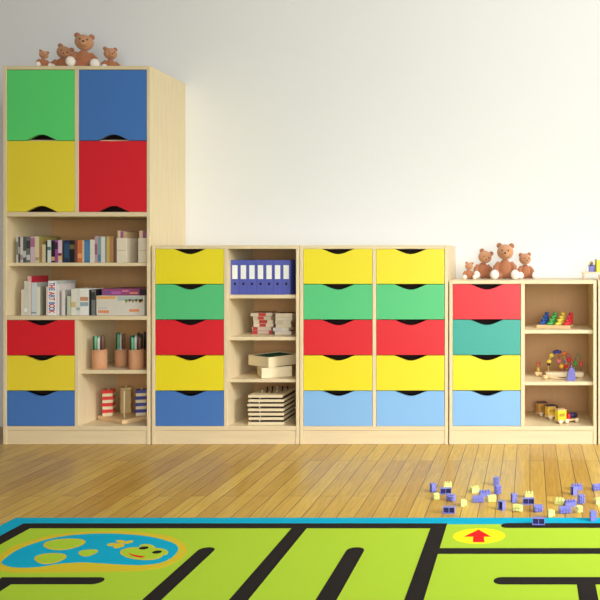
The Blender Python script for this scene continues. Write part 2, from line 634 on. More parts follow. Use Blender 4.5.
def book(name, label, px0, px1, ztop, zbase, y, rgb, cover=None, depth=.13, band=None, group=None, cat='book'):
    """upright book, spine to the viewer, between two pixel columns at depth y"""
    xa, xb = X(px0, y) + .0004, X(px1, y) - .0004
    w_, h = xb - xa, ztop - zbase
    t = thing(name, label, cat, ((xa + xb) / 2, y, zbase), 0, group)
    th = min(.0022, w_ * .2)
    cv = MB()
    cv.box(-w_ / 2, w_ / 2, 0, th, 0, h, 0)
    cv.box(-w_ / 2, -w_ / 2 + th, th, depth, 0, h, 1)
    cv.box(w_ / 2 - th, w_ / 2, th, depth, 0, h, 1)
    o = cv.build('cover', [colour(rgb), colour(cover or rgb)], t, .0006, 1)
    MB().box(-w_ / 2 + th, w_ / 2 - th, th, depth - .004, .003, h - .003).build('pages', PAGES, t)
    if band:
        for (a, b_, rgb2) in band:
            MB().box(-w_ / 2 + .0008, w_ / 2 - .0008, -.0006, .0004, h * a, h * b_).build('spine_label', colour(rgb2), o)
    return t


zb1 = Z(262.7) + .0005
yb = .035
G1 = 'books on the upper bookshelf'


def zt_(py):
    return Z(py, yb)


U = 'on the upper bookshelf'
for a, b, top, rgb, band, lab in (
    (16, 18.2, 236.6, (196, 192, 180), [(.3, .8, (120, 120, 112))], 'pale grey book at the far left end ' + U),
    (18.2, 20.1, 236.8, (70, 66, 66), [(.35, .6, (180, 176, 168))], 'narrow black book, second from left ' + U),
    (20.1, 22.9, 237, (206, 200, 192), [(.1, .3, (150, 140, 140))], 'off-white book, third from left ' + U),
    (22.9, 26.3, 236.6, (84, 86, 86), [(.2, .45, (190, 192, 188))], 'charcoal book with a pale lower label ' + U),
    (26.3, 30.3, 236.8, (108, 112, 110), [(.55, .85, (60, 64, 62)), (.1, .3, (196, 198, 192))], 'grey marbled book beside the charcoal one ' + U),
    (30.3, 35, 236.6, (208, 184, 188), [(.6, .95, (170, 110, 140))], 'pinkish white book with mauve top ' + U),
    (35, 39.1, 236.4, (218, 204, 164), [(.08, .2, (180, 160, 110))], 'cream book just right of the pinkish one ' + U),
    (39.1, 42, 236.6, (156, 138, 72), [(.1, .6, (170, 120, 80))], 'olive brown tall book ' + U),
    (42, 45.6, 244.4, (212, 196, 158), None, 'short cream book standing before the dark green one ' + U),
    (45.6, 47.3, 241, (34, 58, 48), None, 'narrow dark green book ' + U),
    (47.3, 51, 240, (220, 224, 218), [(.55, .7, (90, 130, 120))], 'white book with a green-grey label ' + U),
    (51, 55, 240.2, (36, 28, 34), [(.08, .26, (206, 170, 120))], 'black book with a tan lower label ' + U),
    (55, 58, 240.2, (160, 76, 150), [(.6, .9, (60, 40, 60))], 'magenta book ' + U),
    (58, 62, 240, (222, 196, 210), [(.08, .3, (220, 184, 120)), (.3, .42, (120, 40, 60))], 'pale pink book beside the magenta one ' + U),
    (62, 64.3, 240.2, (58, 52, 34), None, 'narrow dark olive book ' + U),
    (64.3, 69.4, 240.2, (30, 52, 80), [(.2, .85, (44, 80, 116))], 'wide navy blue book ' + U),
    (69.4, 74.7, 240.2, (24, 28, 32), [(.6, .8, (110, 100, 60))], 'wide black book right of the navy one ' + U),
    (74.7, 77.4, 240.4, (128, 70, 62), None, 'narrow brownish red book ' + U),
    (77.4, 82.2, 240, (206, 116, 62), [(.2, .4, (226, 160, 100))], 'orange book ' + U),
    (82.2, 84, 240.4, (214, 200, 168), None, 'narrow cream book between orange and blue ones ' + U),
    (84, 89.5, 240, (70, 116, 156), [(.1, .9, (82, 130, 170))], 'steel blue wide book ' + U),
    (89.8, 94.6, 239.6, (222, 216, 200), None, 'white book right of the steel blue one ' + U),
    (94.6, 97.5, 236, (196, 156, 164), [(.3, .7, (150, 96, 130))], 'mauve book taller than its white neighbour ' + U),
    (97.5, 101, 236.6, (128, 156, 160), [(.05, .3, (80, 130, 160))], 'grey teal book ' + U),
    (101, 104.8, 236.8, (214, 214, 206), None, 'light grey book right of the grey teal one ' + U),
    (104.8, 106.6, 236.6, (150, 144, 134), None, 'thin dull grey book ' + U),
    (106.6, 109.4, 236.4, (196, 174, 92), None, 'mustard yellow book ' + U),
    (109.4, 113.3, 236.8, (176, 128, 82), None, 'light brown book near the white magazine boxes ' + U),
    (113.3, 116, 237, (104, 74, 58), None, 'dark brown book touching the white magazine box ' + U),
):
    book('book', lab, a, b, zt_(top), zb1, yb, rgb, None, .125, band, G1)
book('book', 'green book standing behind the short cream one ' + U, 41.6, 46, Z(236, .2), zb1, .205, (122, 140, 76), None, .12, None, G1)

FILE = mat('cream_card', (226, 214, 188), 0.75, .05, 50)
for a, b, lab, nb in ((116.6, 126.2, 'cream magazine box holding a pink book, left of the pair', 0), (138.2, 146.4, 'cream magazine box against the right cabinet side', 1)):
    xa, xb = X(a, yb), X(b, yb)
    if nb == 1:
        xb = X(146.7) - .001
    t = thing('magazine_file', lab + ' on the upper bookshelf', 'magazine box', ((xa + xb) / 2, yb, zb1), 0, 'magazine boxes on the upper bookshelf')
    w_, d_, h_ = (xb - xa), .22, Z(238, yb) - zb1
    m = MB()
    m.box(-w_ / 2, w_ / 2, 0, d_, 0, .002)
    m.box(-w_ / 2, w_ / 2, 0, .002, .002, h_).box(-w_ / 2, w_ / 2, d_ - .002, d_, .002, h_)
    m.box(-w_ / 2, -w_ / 2 + .002, .002, d_ - .002, .002, h_).box(w_ / 2 - .002, w_ / 2, .002, d_ - .002, .002, h_)
    m.build('box', FILE, t, .0006, 1)
    MB().box(-w_ / 2 + .0005, w_ / 2 - .0005, -.0008, .0004, h_ * .48, h_ * .51).build('seam', mat('card_crease', (196, 182, 152), .8), t)
    x0_, wi = (xa + xb) / 2 - w_ / 2 + .0026, w_ - .0052
    for q, (rgb, nm) in enumerate((((224, 190, 160), 'peach'), ((150, 90, 130), 'plum'), ((196, 168, 126), 'tan'))):
        bw = wi / 3
        book('book', nm + ' book standing inside the ' + ('left' if nb == 0 else 'right') + ' cream magazine box', 0, 1, Z(230.6 + q * .5, yb), zb1 + .0025, yb + .004, rgb, None, .17, None, 'books in the magazine boxes')
        o = bpy.context.scene.collection.objects[-1]
        # set exact slot
        for r in [r for r in COL.objects if r.get('label', '').startswith(nm + ' book standing inside the ' + ('left' if nb == 0 else 'right'))]:
            r.location.x = x0_ + bw * (q + .5)
            for ch in r.children:
                ch.scale.x = bw / (S * (ZF + yb + .004) / ZF - .0008) * .98

# lower bookshelf
zb2 = Z(316) + .0005
yb = .04
G2 = 'books on the lower bookshelf'
V = 'on the lower bookshelf'
for a, b, top, rgb, cov, band, lab in (
    (21, 24.1, 289.5, (222, 210, 192), None, None, 'short cream book at the far left end ' + V),
    (24.1, 27.5, 281, (212, 210, 190), None, [(.1, .2, (240, 240, 236))], 'tall grey-white book left of the red-covered one ' + V),
    (27.5, 31.2, 276.2, (226, 176, 172), (186, 40, 60), [(.0, .86, (216, 212, 196))], 'tallest book with a bright red cover ' + V),
    (31.4, 36.5, 282.6, (206, 214, 216), (176, 178, 170), [(.06, .1, (130, 140, 140))], 'pale blue-grey book right of the red-covered one ' + V),
    (36.5, 40, 286.8, (226, 220, 200), (150, 150, 128), None, 'cream book with a greyish picture cover ' + V),
    (46, 48, 286.6, (226, 206, 198), None, None, 'narrow pinkish book left of the book with big letters ' + V),
    (56.2, 58.6, 284, (226, 218, 212), None, None, 'narrow white book right of the book with big letters ' + V),
    (61.4, 64.6, 290.2, (228, 216, 210), (176, 178, 170), None, 'white book with a grey cover ' + V),
    (67, 70.4, 296, (196, 200, 176), None, None, 'shortest greenish white book ' + V),
    (71, 76, 288.8, (228, 224, 208), None, [(.3, .5, (210, 190, 130))], 'white book with a golden label ' + V),
    (76, 80, 289.2, (216, 216, 204), None, [(.2, .3, (160, 170, 160))], 'light grey book between two white ones ' + V),
    (80, 88.6, 289, (232, 230, 220), None, [(.35, .5, (150, 170, 180)), (.55, .7, (206, 150, 110))], 'broad white book with coloured labels ' + V),
    (89.2, 91.4, 289.8, (32, 34, 32), (32, 32, 34), None, 'thin black book ' + V),
    (91.4, 95.6, 289.6, (120, 122, 118), (34, 34, 34), [(.6, .9, (60, 62, 60))], 'dark grey book touching the game boxes ' + V),
):
    book('book', lab, a, b, Z(top, yb), zb2, yb, rgb, cov, .14, band, G2)
book('book', 'small black book standing behind the greenish white one ' + V, 66.5, 71, Z(289.5, .2), zb2, .19, (30, 30, 30), None, .1, None, G2)

t = book('book', 'white book with big red and blue letters on its spine ' + V, 48, 56.2, Z(280.8, yb), zb2, yb, (240, 236, 230), (196, 200, 192), .17, None, G2)
LR, LB = mat('letter_red', (214, 30, 44), .5), mat('letter_blue', (30, 120, 190), .5)


def glyphs(text, name, mats, parent, size, x, z, pitch):
    """letters turned to read downwards on a spine"""
    for mi, mm in enumerate(mats):
        bm = bmesh.new()
        pos = z
        k = 0
        for ch in text:
            if ch == ' ':
                pos -= pitch * .5
                continue
            if k % 2 == mi:
                cu = bpy.data.curves.new('glyph', 'FONT')
                cu.body = ch
                cu.size = size
                cu.align_x = 'CENTER'
                cu.extrude = .0004
                cu.offset = size * .025
                tmp = bpy.data.objects.new('glyph', cu)
                me = bpy.data.meshes.new_from_object(tmp)
                M = Matrix.Translation((x, -.0006, pos)) @ Matrix.Rotation(PI / 2, 4, 'Y') @ Matrix.Rotation(PI / 2, 4, 'X') @ Matrix.Diagonal((.56, 1, 1, 1))
                me.transform(M)
                bm.from_mesh(me)
                bpy.data.objects.remove(tmp)
                bpy.data.curves.remove(cu)
                bpy.data.meshes.remove(me)
            k += 1
            pos -= pitch
        me = bpy.data.meshes.new(name)
        bm.to_mesh(me)
        bm.free()
        me.materials.append(mm)
        o = bpy.data.objects.new(name, me)
        COL.objects.link(o)
        o.parent = parent


glyphs('THE ART BOOK', 'spine_lettering', (LB, LR), t, .040, -.0145, .159, .0140)


# game boxes
def carton(name, label, cat, x, y, z, w_, d_, h_, rz, rgb, marks=(), group=None, lid=True):
    """flat cardboard box with a lid and printed marks (x0,x1,z0,z1 as shares of the front face)"""
    t = thing(name, label, cat, (x, y, z), rz, group)
    MB().box(-w_ / 2 + .001, w_ / 2 - .001, -d_ / 2 + .001, d_ / 2 - .001, 0, h_ * .5).build('base_tray', colour(rgb), t, .0006, 1)
    o = MB().box(-w_ / 2, w_ / 2, -d_ / 2, d_ / 2, h_ * (.06 if lid else .5), h_).build('lid', colour(rgb), t, .0008, 1)
    by = {}
    for m in marks:
        by.setdefault(m[4], []).append(m)
    for rgb2, ms in by.items():
        q = MB()
        for m in ms:
            q.box(-w_ / 2 + w_ * m[0], -w_ / 2 + w_ * m[1], -d_ / 2 - .0005, -d_ / 2 + .0004, h_ * m[2], h_ * m[3])
        q.build('printed_marks', colour(rgb2), o)
    return t


OR, GN, PK, GY = (226, 130, 70), (150, 180, 100), (206, 130, 140), (190, 190, 184)
mk = [(.02, .4, .84, .97, (232, 170, 96)), (.44, .98, .74, .96, (176, 188, 178))]
for i in range(6):
    mk.append((.04 + i * .038, .07 + i * .038, .12, .26, OR))
for i in range(6):
    mk.append((.69 + i * .035, .718 + i * .035, .18, .32, OR))
for i in range(5):
    mk.append((.6 + i * .07, .65 + i * .07, .64 + .03 * (i % 2), .8 + .03 * (i % 2), PK if i % 2 else GN))
mk.append((.9, .97, .66, .82, OR))
mk.append((.05, .22, .34, .4, GY))
xa, xb = X(96.3, .035), X(144.3, .035)
carton('game_box', 'large light grey game box with orange print under the purple one', 'game box', (xa + xb) / 2, .035 + .12, zb2, xb - xa, .24, Z(295.7, .035) - zb2, 0,
       (214, 208, 194), mk, 'game boxes on the lower bookshelf')
z2 = Z(295.7, .035) + .0003
xa, xb = X(100.5, .05), X(146, .05)
mk = [(.22, .42, .2, .6, (186, 100, 170)), (.45, .6, .5, .8, (214, 120, 150)), (.62, .8, .2, .5, (226, 140, 110)), (.84, .99, 0.05, .95, (52, 40, 46)), (.05, .18, .3, .6, (110, 90, 160))]
carton('game_box', 'purple and pink game box lying on the light grey one', 'game box', (xa + xb) / 2, .05 + .13, z2, xb - xa, .24, .034, 0.0,
       (150, 76, 120), mk, 'game boxes on the lower bookshelf')

# ------------------------------------------------------------------ pen cups
CUPM = mat('terracotta_card', (206, 150, 108), 0.7, .06, 60)
PCOL = [('dark green', (28, 92, 70)), ('light green', (120, 206, 150)), ('white', (222, 226, 216)), ('mint', (150, 214, 176)), ('brown', (140, 92, 80)),
        ('purple', (150, 110, 140)), ('teal', (24, 84, 92)), ('olive', (86, 110, 60))]
zs = Z(370.7) + .0005
DARKP = [('black', (28, 30, 30)), ('dark green', (28, 70, 56)), ('navy', (30, 40, 64)), ('dark brown', (70, 48, 40)), ('dark grey', (66, 66, 66)), ('dark red', (110, 40, 44))]
for n, (pc, pw, y, where, cols) in enumerate(((99.6, 15, .075, 'leftmost', PCOL), (121.4, 12.8, .16, 'middle rear', PCOL), (136.4, 15.2, .075, 'right front', PCOL),
                                              (142.2, 12.5, .2, 'right rear', DARKP))):
    r = pw / 2 * S * (ZF + y) / ZF
    x = X(pc, y)
    r *= .93
    hc = Z(348.8, y) - zs - .002
    cup = MB().lathe([(0, 0), (r - .001, 0), (r, .001), (r, hc), (r - .003, hc), (r - .003, .004), (0, .004)], 28)
    tag(cup.build('pen_cup', CUPM, loc=(x, y, zs)), 'brown cardboard pen cup of felt pens, ' + where + ' of the four', 'pen cup', 'pen cups on the small shelf')
    k = len(cols)
    for i, (cn, rgb) in enumerate(cols):
        # rows inside the cup, front row first
        slot = ((-.0075, -.024), (.0075, -.0235), (.0225, -.011), (-.0225, -.011), (0, -.006), (.0155, .006), (-.0155, .006), (0, .013))
        sl = {'light green': 0, 'white': 1, 'brown': 2, 'teal': 3, 'mint': 4, 'olive': 5, 'dark green': 6, 'purple': 7}.get(cn, i) if n < 3 else i
        q = (r - .003 - .0075) / .0265
        dx_, dy_ = slot[sl][0] * q, slot[sl][1] * q
        h = .160 + .005 * math.sin(i * 2.1 + n) + (.006 if n in (1, 3) else 0)
        pen = thing('felt_pen', '%s felt pen standing in the %s pen cup' % (cn, where), 'pen', (x + dx_, y + dy_, zs + .0045), 0, 'felt pens in the pen cups')
        pr = .0066 * q
        MB().lathe([(0, 0), (pr, 0), (pr, h * .55), (0, h * .55)], 10).build('barrel', colour(rgb), pen)
        MB().lathe([(0, h * .55), (pr * 1.06, h * .55), (pr * 1.06, h * .96), (pr * .7, h), (0, h)], 10).build('cap', colour(tuple(int(v * .9) for v in rgb)), pen)

# ------------------------------------------------------------------ stacking toy
zf = Z(426.3) + .0005
st = thing('stacking_toy_base', 'wooden stacking toy board with four pegs and a bare front peg', 'stacking toy', (-2.112, .168, zf), -.545)
MB().box(-.11, .11, -.082, .082, 0, .021).build('board', TOYWOOD, st, .0025, 2)
PEG = [(-.07, -.047), (.07, -.047), (-.07, .047), (.07, .047)]
for q in PEG:
    MB().lathe([(0, .021), (.0042, .021), (.0042, .158), (.003, .162), (0, .162)], 10, M=Matrix.Translation((q[0], q[1], 0))).build('peg', PALEWOOD, st)
R_ = Matrix.Rotation(-.545, 4, 'Z')


def ring_piece(m, x, y, z, w_, h, rz, label, grp):
    b = MB()
    hw, rr, n = w_ / 2, .0052, 12
    outer, inner = [], []
    for i in range(n):
        a = 2 * PI * (i + .5) / n
        cc, ss = math.cos(a), math.sin(a)
        k = hw / max(abs(cc), abs(ss))
        outer.append((cc * k, ss * k))
        inner.append((cc * rr, ss * rr))
    vs = [[b.bm.verts.new((p[0], p[1], zz)) for p in ps] for ps in (outer, inner) for zz in (0, h)]
    o0, o1, i0, i1 = vs
    for i in range(n):
        j = (i + 1) % n
        for q in ((o0[i], o0[j], o1[j], o1[i]), (i0[i], i1[i], i1[j], i0[j]), (o1[i], o1[j], i1[j], i1[i]), (o0[j], o0[i], i0[i], i0[j])):
            b.bm.faces.new(q)
    o = b.build('stacking_block', m, loc=(x, y, z), bevel=.001, segs=1)
    o.rotation_euler.z = rz
    return tag(o, label, 'toy block', grp)


SRED, SBLU, STAN = mat('toy_red', (216, 50, 44), .45), mat('toy_navy', (58, 62, 150), .45), mat('toy_tan', (206, 178, 112), .5)
for (pi, cm, cname, rz) in ((0, SRED, 'red', .3), (3, SBLU, 'blue', .3), (2, STAN, 'tan', .42)):
    v = R_ @ Vector((PEG[pi][0], PEG[pi][1], 0))
    x, y = st.location.x + v.x, st.location.y + v.y
    z = zf + .0213
    hs = .0168
    for i in range(8):
        coloured = i % 2 == 1
        lvl = ORD[(7 - i) // 2]
        if cname == 'tan':
            lab = 'tan square block, %s from the top of the tan stack at the rear peg' % ORD[7 - i]
            m_, w_ = STAN, .05
        elif coloured:
            lab = '%s square block, %s %s one from the top of its stack' % (cname, lvl, cname)
            m_, w_ = cm, .054
        else:
            lab = 'pale wood block, %s pale one down in the stack of %s blocks' % (lvl, cname)
            m_, w_ = PALEWOOD, .048
        ring_piece(m_, x, y, z, w_, hs - .0003, rz + (.06 * math.sin(i * 1.7 + pi)), lab, 'blocks on the stacking toy')
        z += hs

# ------------------------------------------------------------------ ring binders
BIND = mat('binder_blue', (84, 92, 176), .5, .04, 60)
BLAB = mat('binder_label', (240, 242, 234), .6, .03)
zsh = Z(295) + .0005
yb = .035
for i in range(7):
    pa = 230.6 + 8.55 * i
    xa, xb = X(pa, yb) + .0005, X(pa + 8.55, yb) - .0005
    w_, h = xb - xa, Z(260, yb) - zsh
    t = thing('ring_binder', 'blue ring binder with white spine label, %s from left of the seven' % ORD[i], 'ring binder', ((xa + xb) / 2, yb, zsh), 0, 'blue ring binders on the top shelf')
    m = MB()
    m.box(-w_ / 2, w_ / 2, 0, .003, 0, h).box(-w_ / 2, -w_ / 2 + .0025, .003, .22, 0, h).box(w_ / 2 - .0025, w_ / 2, .003, .22, 0, h)
    cov = m.build('cover', BIND, t, .001, 1)
    MB().box(-w_ / 2 + .004, w_ / 2 - .004, .006, .2, .005, h - .012).build('papers', PAGES, t)
    MB().box(-.0135, .0135, -.0007, .0004, h * .45, h * .85).build('spine_label', BLAB, cov)
    MB().lathe([(0, -.0009), (.0062, -.0009), (.0062, .0004), (0, .0004)], 16, M=Matrix.Translation((0, 0, h * .31)) @ Matrix.Rotation(-PI / 2, 4, 'X')).build('finger_hole', mat('hole_black', (16, 14, 26), .6), cov)

# ------------------------------------------------------------------ stacked books on the second shelf
zsh = Z(337.3) + .0005
RB, CR = (186, 60, 60), (222, 208, 184)


def flat_book(label, x, y, z, w_, d_, h_, rz, rgb, edge, band, group):
    t = thing('book', label, 'book', (x, y, z), rz, group)
    cv = MB()
    cv.box(-w_ / 2, w_ / 2, -d_ / 2, -d_ / 2 + .002, 0, h_, 0)
    cv.box(-w_ / 2, w_ / 2, -d_ / 2 + .002, d_ / 2, 0, .002, 1).box(-w_ / 2, w_ / 2, -d_ / 2 + .002, d_ / 2, h_ - .002, h_, 1)
    o = cv.build('cover', [colour(rgb), colour(edge)], t, .0006, 1)
    MB().box(-w_ / 2 + .002, w_ / 2 - .002, -d_ / 2 + .002, d_ / 2 - .003, .002, h_ - .002).build('pages', PAGES, t)
    for (a, b_, rgb2) in band:
        MB().box(-w_ / 2 + w_ * a, -w_ / 2 + w_ * b_, -d_ / 2 - .0006, -d_ / 2 + .0003, .001, h_ - .001).build('spine_label', colour(rgb2), o)


yb = .16
GL = 'books lying in two stacks below the binders'
lst = [(252.2, 271.5, RB, CR, [(.28, .85, (206, 190, 170))], .05), (252.6, 271.8, (214, 196, 176), CR, [(.05, .3, RB)], -.06), (253.2, 272.4, CR, RB, [(.3, .62, RB)], .1),
       (253.6, 272.6, CR, CR, [(.3, .72, RB)], .02), (253.6, 272, (210, 198, 176), RB, [(.28, .6, (200, 70, 70))], -.05), (250.4, 271.6, CR, (110, 84, 70), [(.36, .7, (204, 66, 66))], .08)]
z = zsh
for i, (a, b, rgb, ed, band, rz) in enumerate(lst):
    h = .0185
    nm = ORD[5 - i]
    xa, xb = X(a, yb), X(b, yb)
    flat_book('red and cream book, %s from the top of the left lying stack' % nm, (xa + xb) / 2, yb + .045, z, xb - xa, .1, h - .0003, rz, rgb, ed, band, GL)
    z += h
lst = [(273.6, 290.5, (224, 212, 192), RB, [], .1), (272.9, 289.5, (226, 220, 204), RB, [(.1, .55, (214, 206, 206))], -.04), (274.2, 290, (222, 206, 172), RB, [], .16),
       (274.4, 290.4, CR, (190, 60, 58), [(.1, .5, (206, 190, 166))], .06), (274.8, 292.2, (226, 214, 190), CR, [], .02), (275, 292.8, (232, 222, 196), (120, 60, 54), [], -.03)]
z = zsh
yb = .12
for i, (a, b, rgb, ed, band, rz) in enumerate(lst):
    h = .0185
    xa, xb = X(a, yb), X(b, yb)
    flat_book('cream spined book, %s from the top of the right lying stack' % ORD[5 - i], (xa + xb) / 2 + .002, yb + .04, z, (xb - xa) * .95, .09, h - .0003, rz, rgb, ed, band, GL)
    z += h

# ------------------------------------------------------------------ wooden trays
zsh = Z(380) + .0005


def tray(label, x, y, z, w_, d_, h_, rz):
    t = thing('wooden_tray', label, 'tray', (x, y, z), rz, 'wooden trays on the third shelf')
    th = .006
    m = MB()
    m.box(-w_ / 2, w_ / 2, -d_ / 2, -d_ / 2 + th, 0, h_).box(-w_ / 2, w_ / 2, d_ / 2 - th, d_ / 2, 0, h_)
    m.box(-w_ / 2, -w_ / 2 + th, -d_ / 2 + th, d_ / 2 - th, 0, h_).box(w_ / 2 - th, w_ / 2, -d_ / 2 + th, d_ / 2 - th, 0, h_)
    m.build('rim', PALEWOOD, t, .001, 1)
    MB().box(-w_ / 2 + th, w_ / 2 - th, -d_ / 2 + th, d_ / 2 - th, .002, .007).build('tray_bottom', PALEWOOD, t)
    return t


def corner_box(px, y, w_, d_, ang):
    """centre of a rotated rectangle whose nearest corner stands at (px, y)"""
    cx, sy = math.cos(ang), math.sin(ang)
    x = X(px, y)
    return x + cx * w_ / 2 - sy * d_ / 2, y + sy * w_ / 2 + cx * d_ / 2


A1, A2 = .47, .93
x, y = corner_box(261.5, .045, .15, .15, A1)
tray('lower pale wooden tray beneath the tray with a green inside', x, y, zsh + .0002, .15, .15, .053, A1)
x2, y2 = corner_box(268.6, .05, .19, .175, A2)
tu = tray('upper pale wooden tray set crooked, with a dark green sheet inside', x2, y2, zsh + .0535, .19, .175, .052, A2)
fs = tag(MB().box(-.086, .086, -.079, .079, 0, .002).build('felt_sheet', mat('green_felt', (20, 104, 92), .85), loc=(x2, y2, zsh + .0535 + .0462)), 'dark green sheet lying in the upper wooden tray', 'sheet')
fs.rotation_euler.z = A2
# blocks the sheet lies on
b_ = tag(MB().box(-.085, .085, -.078, .078, 0, .0382).build('card_block', colour((90, 72, 60)), loc=(x2, y2, zsh + .0535 + .0075)), 'brown card block filling the upper wooden tray under the green sheet', 'block')
b_.rotation_euler.z = A2

# ------------------------------------------------------------------ peg boards
zsh = Z(426.3) + .0005
DK = mat('dark_puzzle', (44, 28, 24), .6, .1, 40)
SV = mat('silver_peg', (206, 204, 200), .3, .03, metal=.8)
z = zsh + .0002
for i in range(7):
    yb = .03 + .004 * ((i * 5) % 3)
    dx = (.0, .008, .002, -.002, -.006, .004, .003)[i]
    xa, xb = X(247.8, yb) + dx * .4, X(282.4, yb) + (.006 if i < 6 else -.004)
    w_, d_ = xb - xa, .23
    t = thing('peg_puzzle_board', 'pale wooden peg board, %s from the top of its stack' % ORD[6 - i], 'puzzle board', ((xa + xb) / 2, yb + d_ / 2, z), 0, 'peg boards stacked on the bottom shelf')
    MB().box(-w_ / 2, w_ / 2, -d_ / 2, d_ / 2, 0, .0125).build('board', PALEWOOD, t, .0008, 1)
    if i < 6:
        MB().box(-w_ / 2 + .012, w_ / 2 - .006, -d_ / 2 + .01, d_ / 2 - .02, .0125, .0222).build('puzzle_inlay', DK, t)
        MB().lathe([(0, .0125), (.003, .0125), (.003, .0222), (0, .0222)], 8, M=Matrix.Translation((-w_ / 2 + .058, -d_ / 2 + .006, 0))).build('spacer_pin', SV, t)
    else:
        for j in range(4):
            for k in range(3):
                h = .012 + .01 * ((j * 3 + k * 5) % 3) / 2
                MB().lathe([(0, .0125), (.0042, .0125), (.003, .0125 + h * .6), (.0055, .0125 + h * .75), (.004, .0125 + h), (0, .0125 + h)], 10,
                           M=Matrix.Translation((-.028 + j * .026 + .01 * (k - 1), -.05 + k * .055, 0))).build('peg', SV if (j + k) % 3 == 0 else DK, t)
    z += .0228

# ------------------------------------------------------------------ toys in the low cabinet
TB, TG, TY, TR = mat('peg_blue', (20, 74, 150), .35), mat('peg_green', (64, 160, 72), .35), mat('peg_yellow', (226, 200, 70), .35), mat('peg_red', (216, 34, 52), .35)
zsh = Z(330.3) + .0005
t = thing('peg_sorter', 'wooden peg toy with blue, green, yellow and red rows on upper toy shelf', 'toy', (X(555.2, .13), .135, zsh), -.28)
MB().box(-.087, .087, -.05, .05, 0, .017).build('base', TOYWOOD, t, .002, 2)
for i, (m, cn) in enumerate(((TB, 'blue'), (TG, 'green'), (TY, 'yellow'), (TR, 'red'))):
    for k in range(4):
        h = .014 + k * .0155
        p = MB()
        n = k + 1
        prof = [(0, .017)]
        for j in range(n):
            z0, z1 = .017 + h * j / n, .017 + h * (j + 1) / n
            prof += [(.0085, z0 + .0008), (.0115, z0 + .003), (.0115, z1 - .003), (.0085, z1 - .0008)]
        prof += [(0, .017 + h)]
        p.lathe(prof, 14, M=Matrix.Translation((-.066 + i * .043 + k * .004, -.037 + k * .0245, 0)))
        o = p.build('peg', m, t)
        o['label'] = cn + ' peg'

# bead maze
zsh = Z(382.4) + .0005
yb = .17
x = X(564.3, yb)
t = thing('bead_maze', 'wooden bead maze with looping wires and coloured beads on middle toy shelf', 'toy', (x, yb, zsh), .06)
MB().box(-.098, .098, -.032, .032, .004, .028).build('base', PALEWOOD, t, .003, 2)
fe = MB()
for sx in (-.08, .08):
    fe.box(sx - .012, sx + .012, -.03, .03, 0, .004)
fe.build('foot', TOYWOOD, t)


def arc(x0, x1, h, y0, y1, n=22, wob=0.0):
    pts = []
    for i in range(n + 1):
        a = PI * i / n
        pts.append(((x0 + x1) / 2 - (x1 - x0) / 2 * math.cos(a) , y0 + (y1 - y0) * i / n + wob * math.sin(3 * a), .028 + h * math.sin(a) ** .75))
    return pts


big = arc(-.085, .012, .105, -.01, .012)
MB().tube(big, .0022, 8).build('wire', mat('wire_yellow', (216, 190, 70), .35), t)
loop = []
for i in range(30):
    a = 2 * PI * i / 29 * 1.4 - .6
    loop.append((-.012 + .03 * math.sin(a) + .0008 * i, .006 - .0005 * i, .088 + .036 * math.cos(a)))
loop = [(-.02, .01, .028)] + loop + [(.02, -.008, .028)]
MB().tube(loop, .002, 8).build('wire', mat('wire_red', (196, 70, 70), .35), t)
grn = arc(.057, .088, .092, 0, 0)
MB().tube(grn, .0022, 8).build('wire', mat('wire_green', (92, 130, 92), .35), t)
pur = [(.004, .014, .028), (.005, .014, .08), (.012, .014, .105), (.022, .014, .11), (.031, .014, .104), (.033, .014, .07), (.033, .014, .028)]
MB().tube(pur, .0018, 8).build('wire', mat('wire_purple', (128, 110, 170), .35), t)
BEADS = [(big[3], 'yellow', TY, .0125), (big[2], 'black', EYE, .009), (big[6], 'yellow', TY, .0115), (big[9], 'navy', SBLU, .0105), (big[11], 'navy', SBLU, .0115), (big[13], 'navy', SBLU, .0095),
         (loop[4], 'orange', mat('bead_orange', (230, 130, 50), .35), .0125), (loop[8], 'red', TR, .0125), (loop[12], 'red', TR, .0105), (loop[15], 'yellow', mat('bead_gold', (246, 190, 50), .3), .012),
         (loop[18], 'pink', mat('bead_pink', (220, 120, 130), .35), .011), (grn[3], 'green', TG, .0105), (grn[2], 'green', TG, .009), (grn[20], 'red', mat('bead_coral', (206, 90, 76), .35), .0105), (grn[19], 'red', mat('bead_coral', (206, 90, 76), .35), .0105),
         (pur[1], 'purple', mat('bead_violet', (120, 100, 170), .35), .008)]
for p, cn, m, r in BEADS:
    o = MB().ball(p, (r, r, r * .92), seg=14, rings=8).build('bead', m, t)
    o['label'] = cn + ' bead'

# little wooden figure
x, yb = X(538.4, .2), .2
t = thing('wooden_figure', 'small wooden figure with reddish head left of the bead maze', 'toy', (x, yb, zsh), .2)
MB().box(-.018, .018, -.013, .013, .006, .023).build('cart', TOYWOOD, t, .002, 2)
for sx in (-1, 1):
    for sy in (-1, 1):
        MB().lathe([(0, -.002), (.0075, -.002), (.0075, .002), (0, .002)], 14, M=Matrix.Translation((sx * .011, sy * .0155, .0075)) @ Matrix.Rotation(PI / 2, 4, 'X')).build('wheel', TOYWOOD, t)
MB().lathe([(0, .023), (.0095, .023), (.007, .046), (0, .048)], 14).build('torso', mat('figure_yellow', (206, 180, 90), .45), t)
hd = MB().ball((0, 0, .0585), (.0115, .0115, .0115)).build('head', mat('figure_head', (190, 106, 66), .45), t)
MB().lathe([(0, .082), (.003, .08), (.012, .068), (.0125, .0655), (0, .0655)], 14).build('hat', mat('figure_hat', (178, 92, 66), .5), hd)

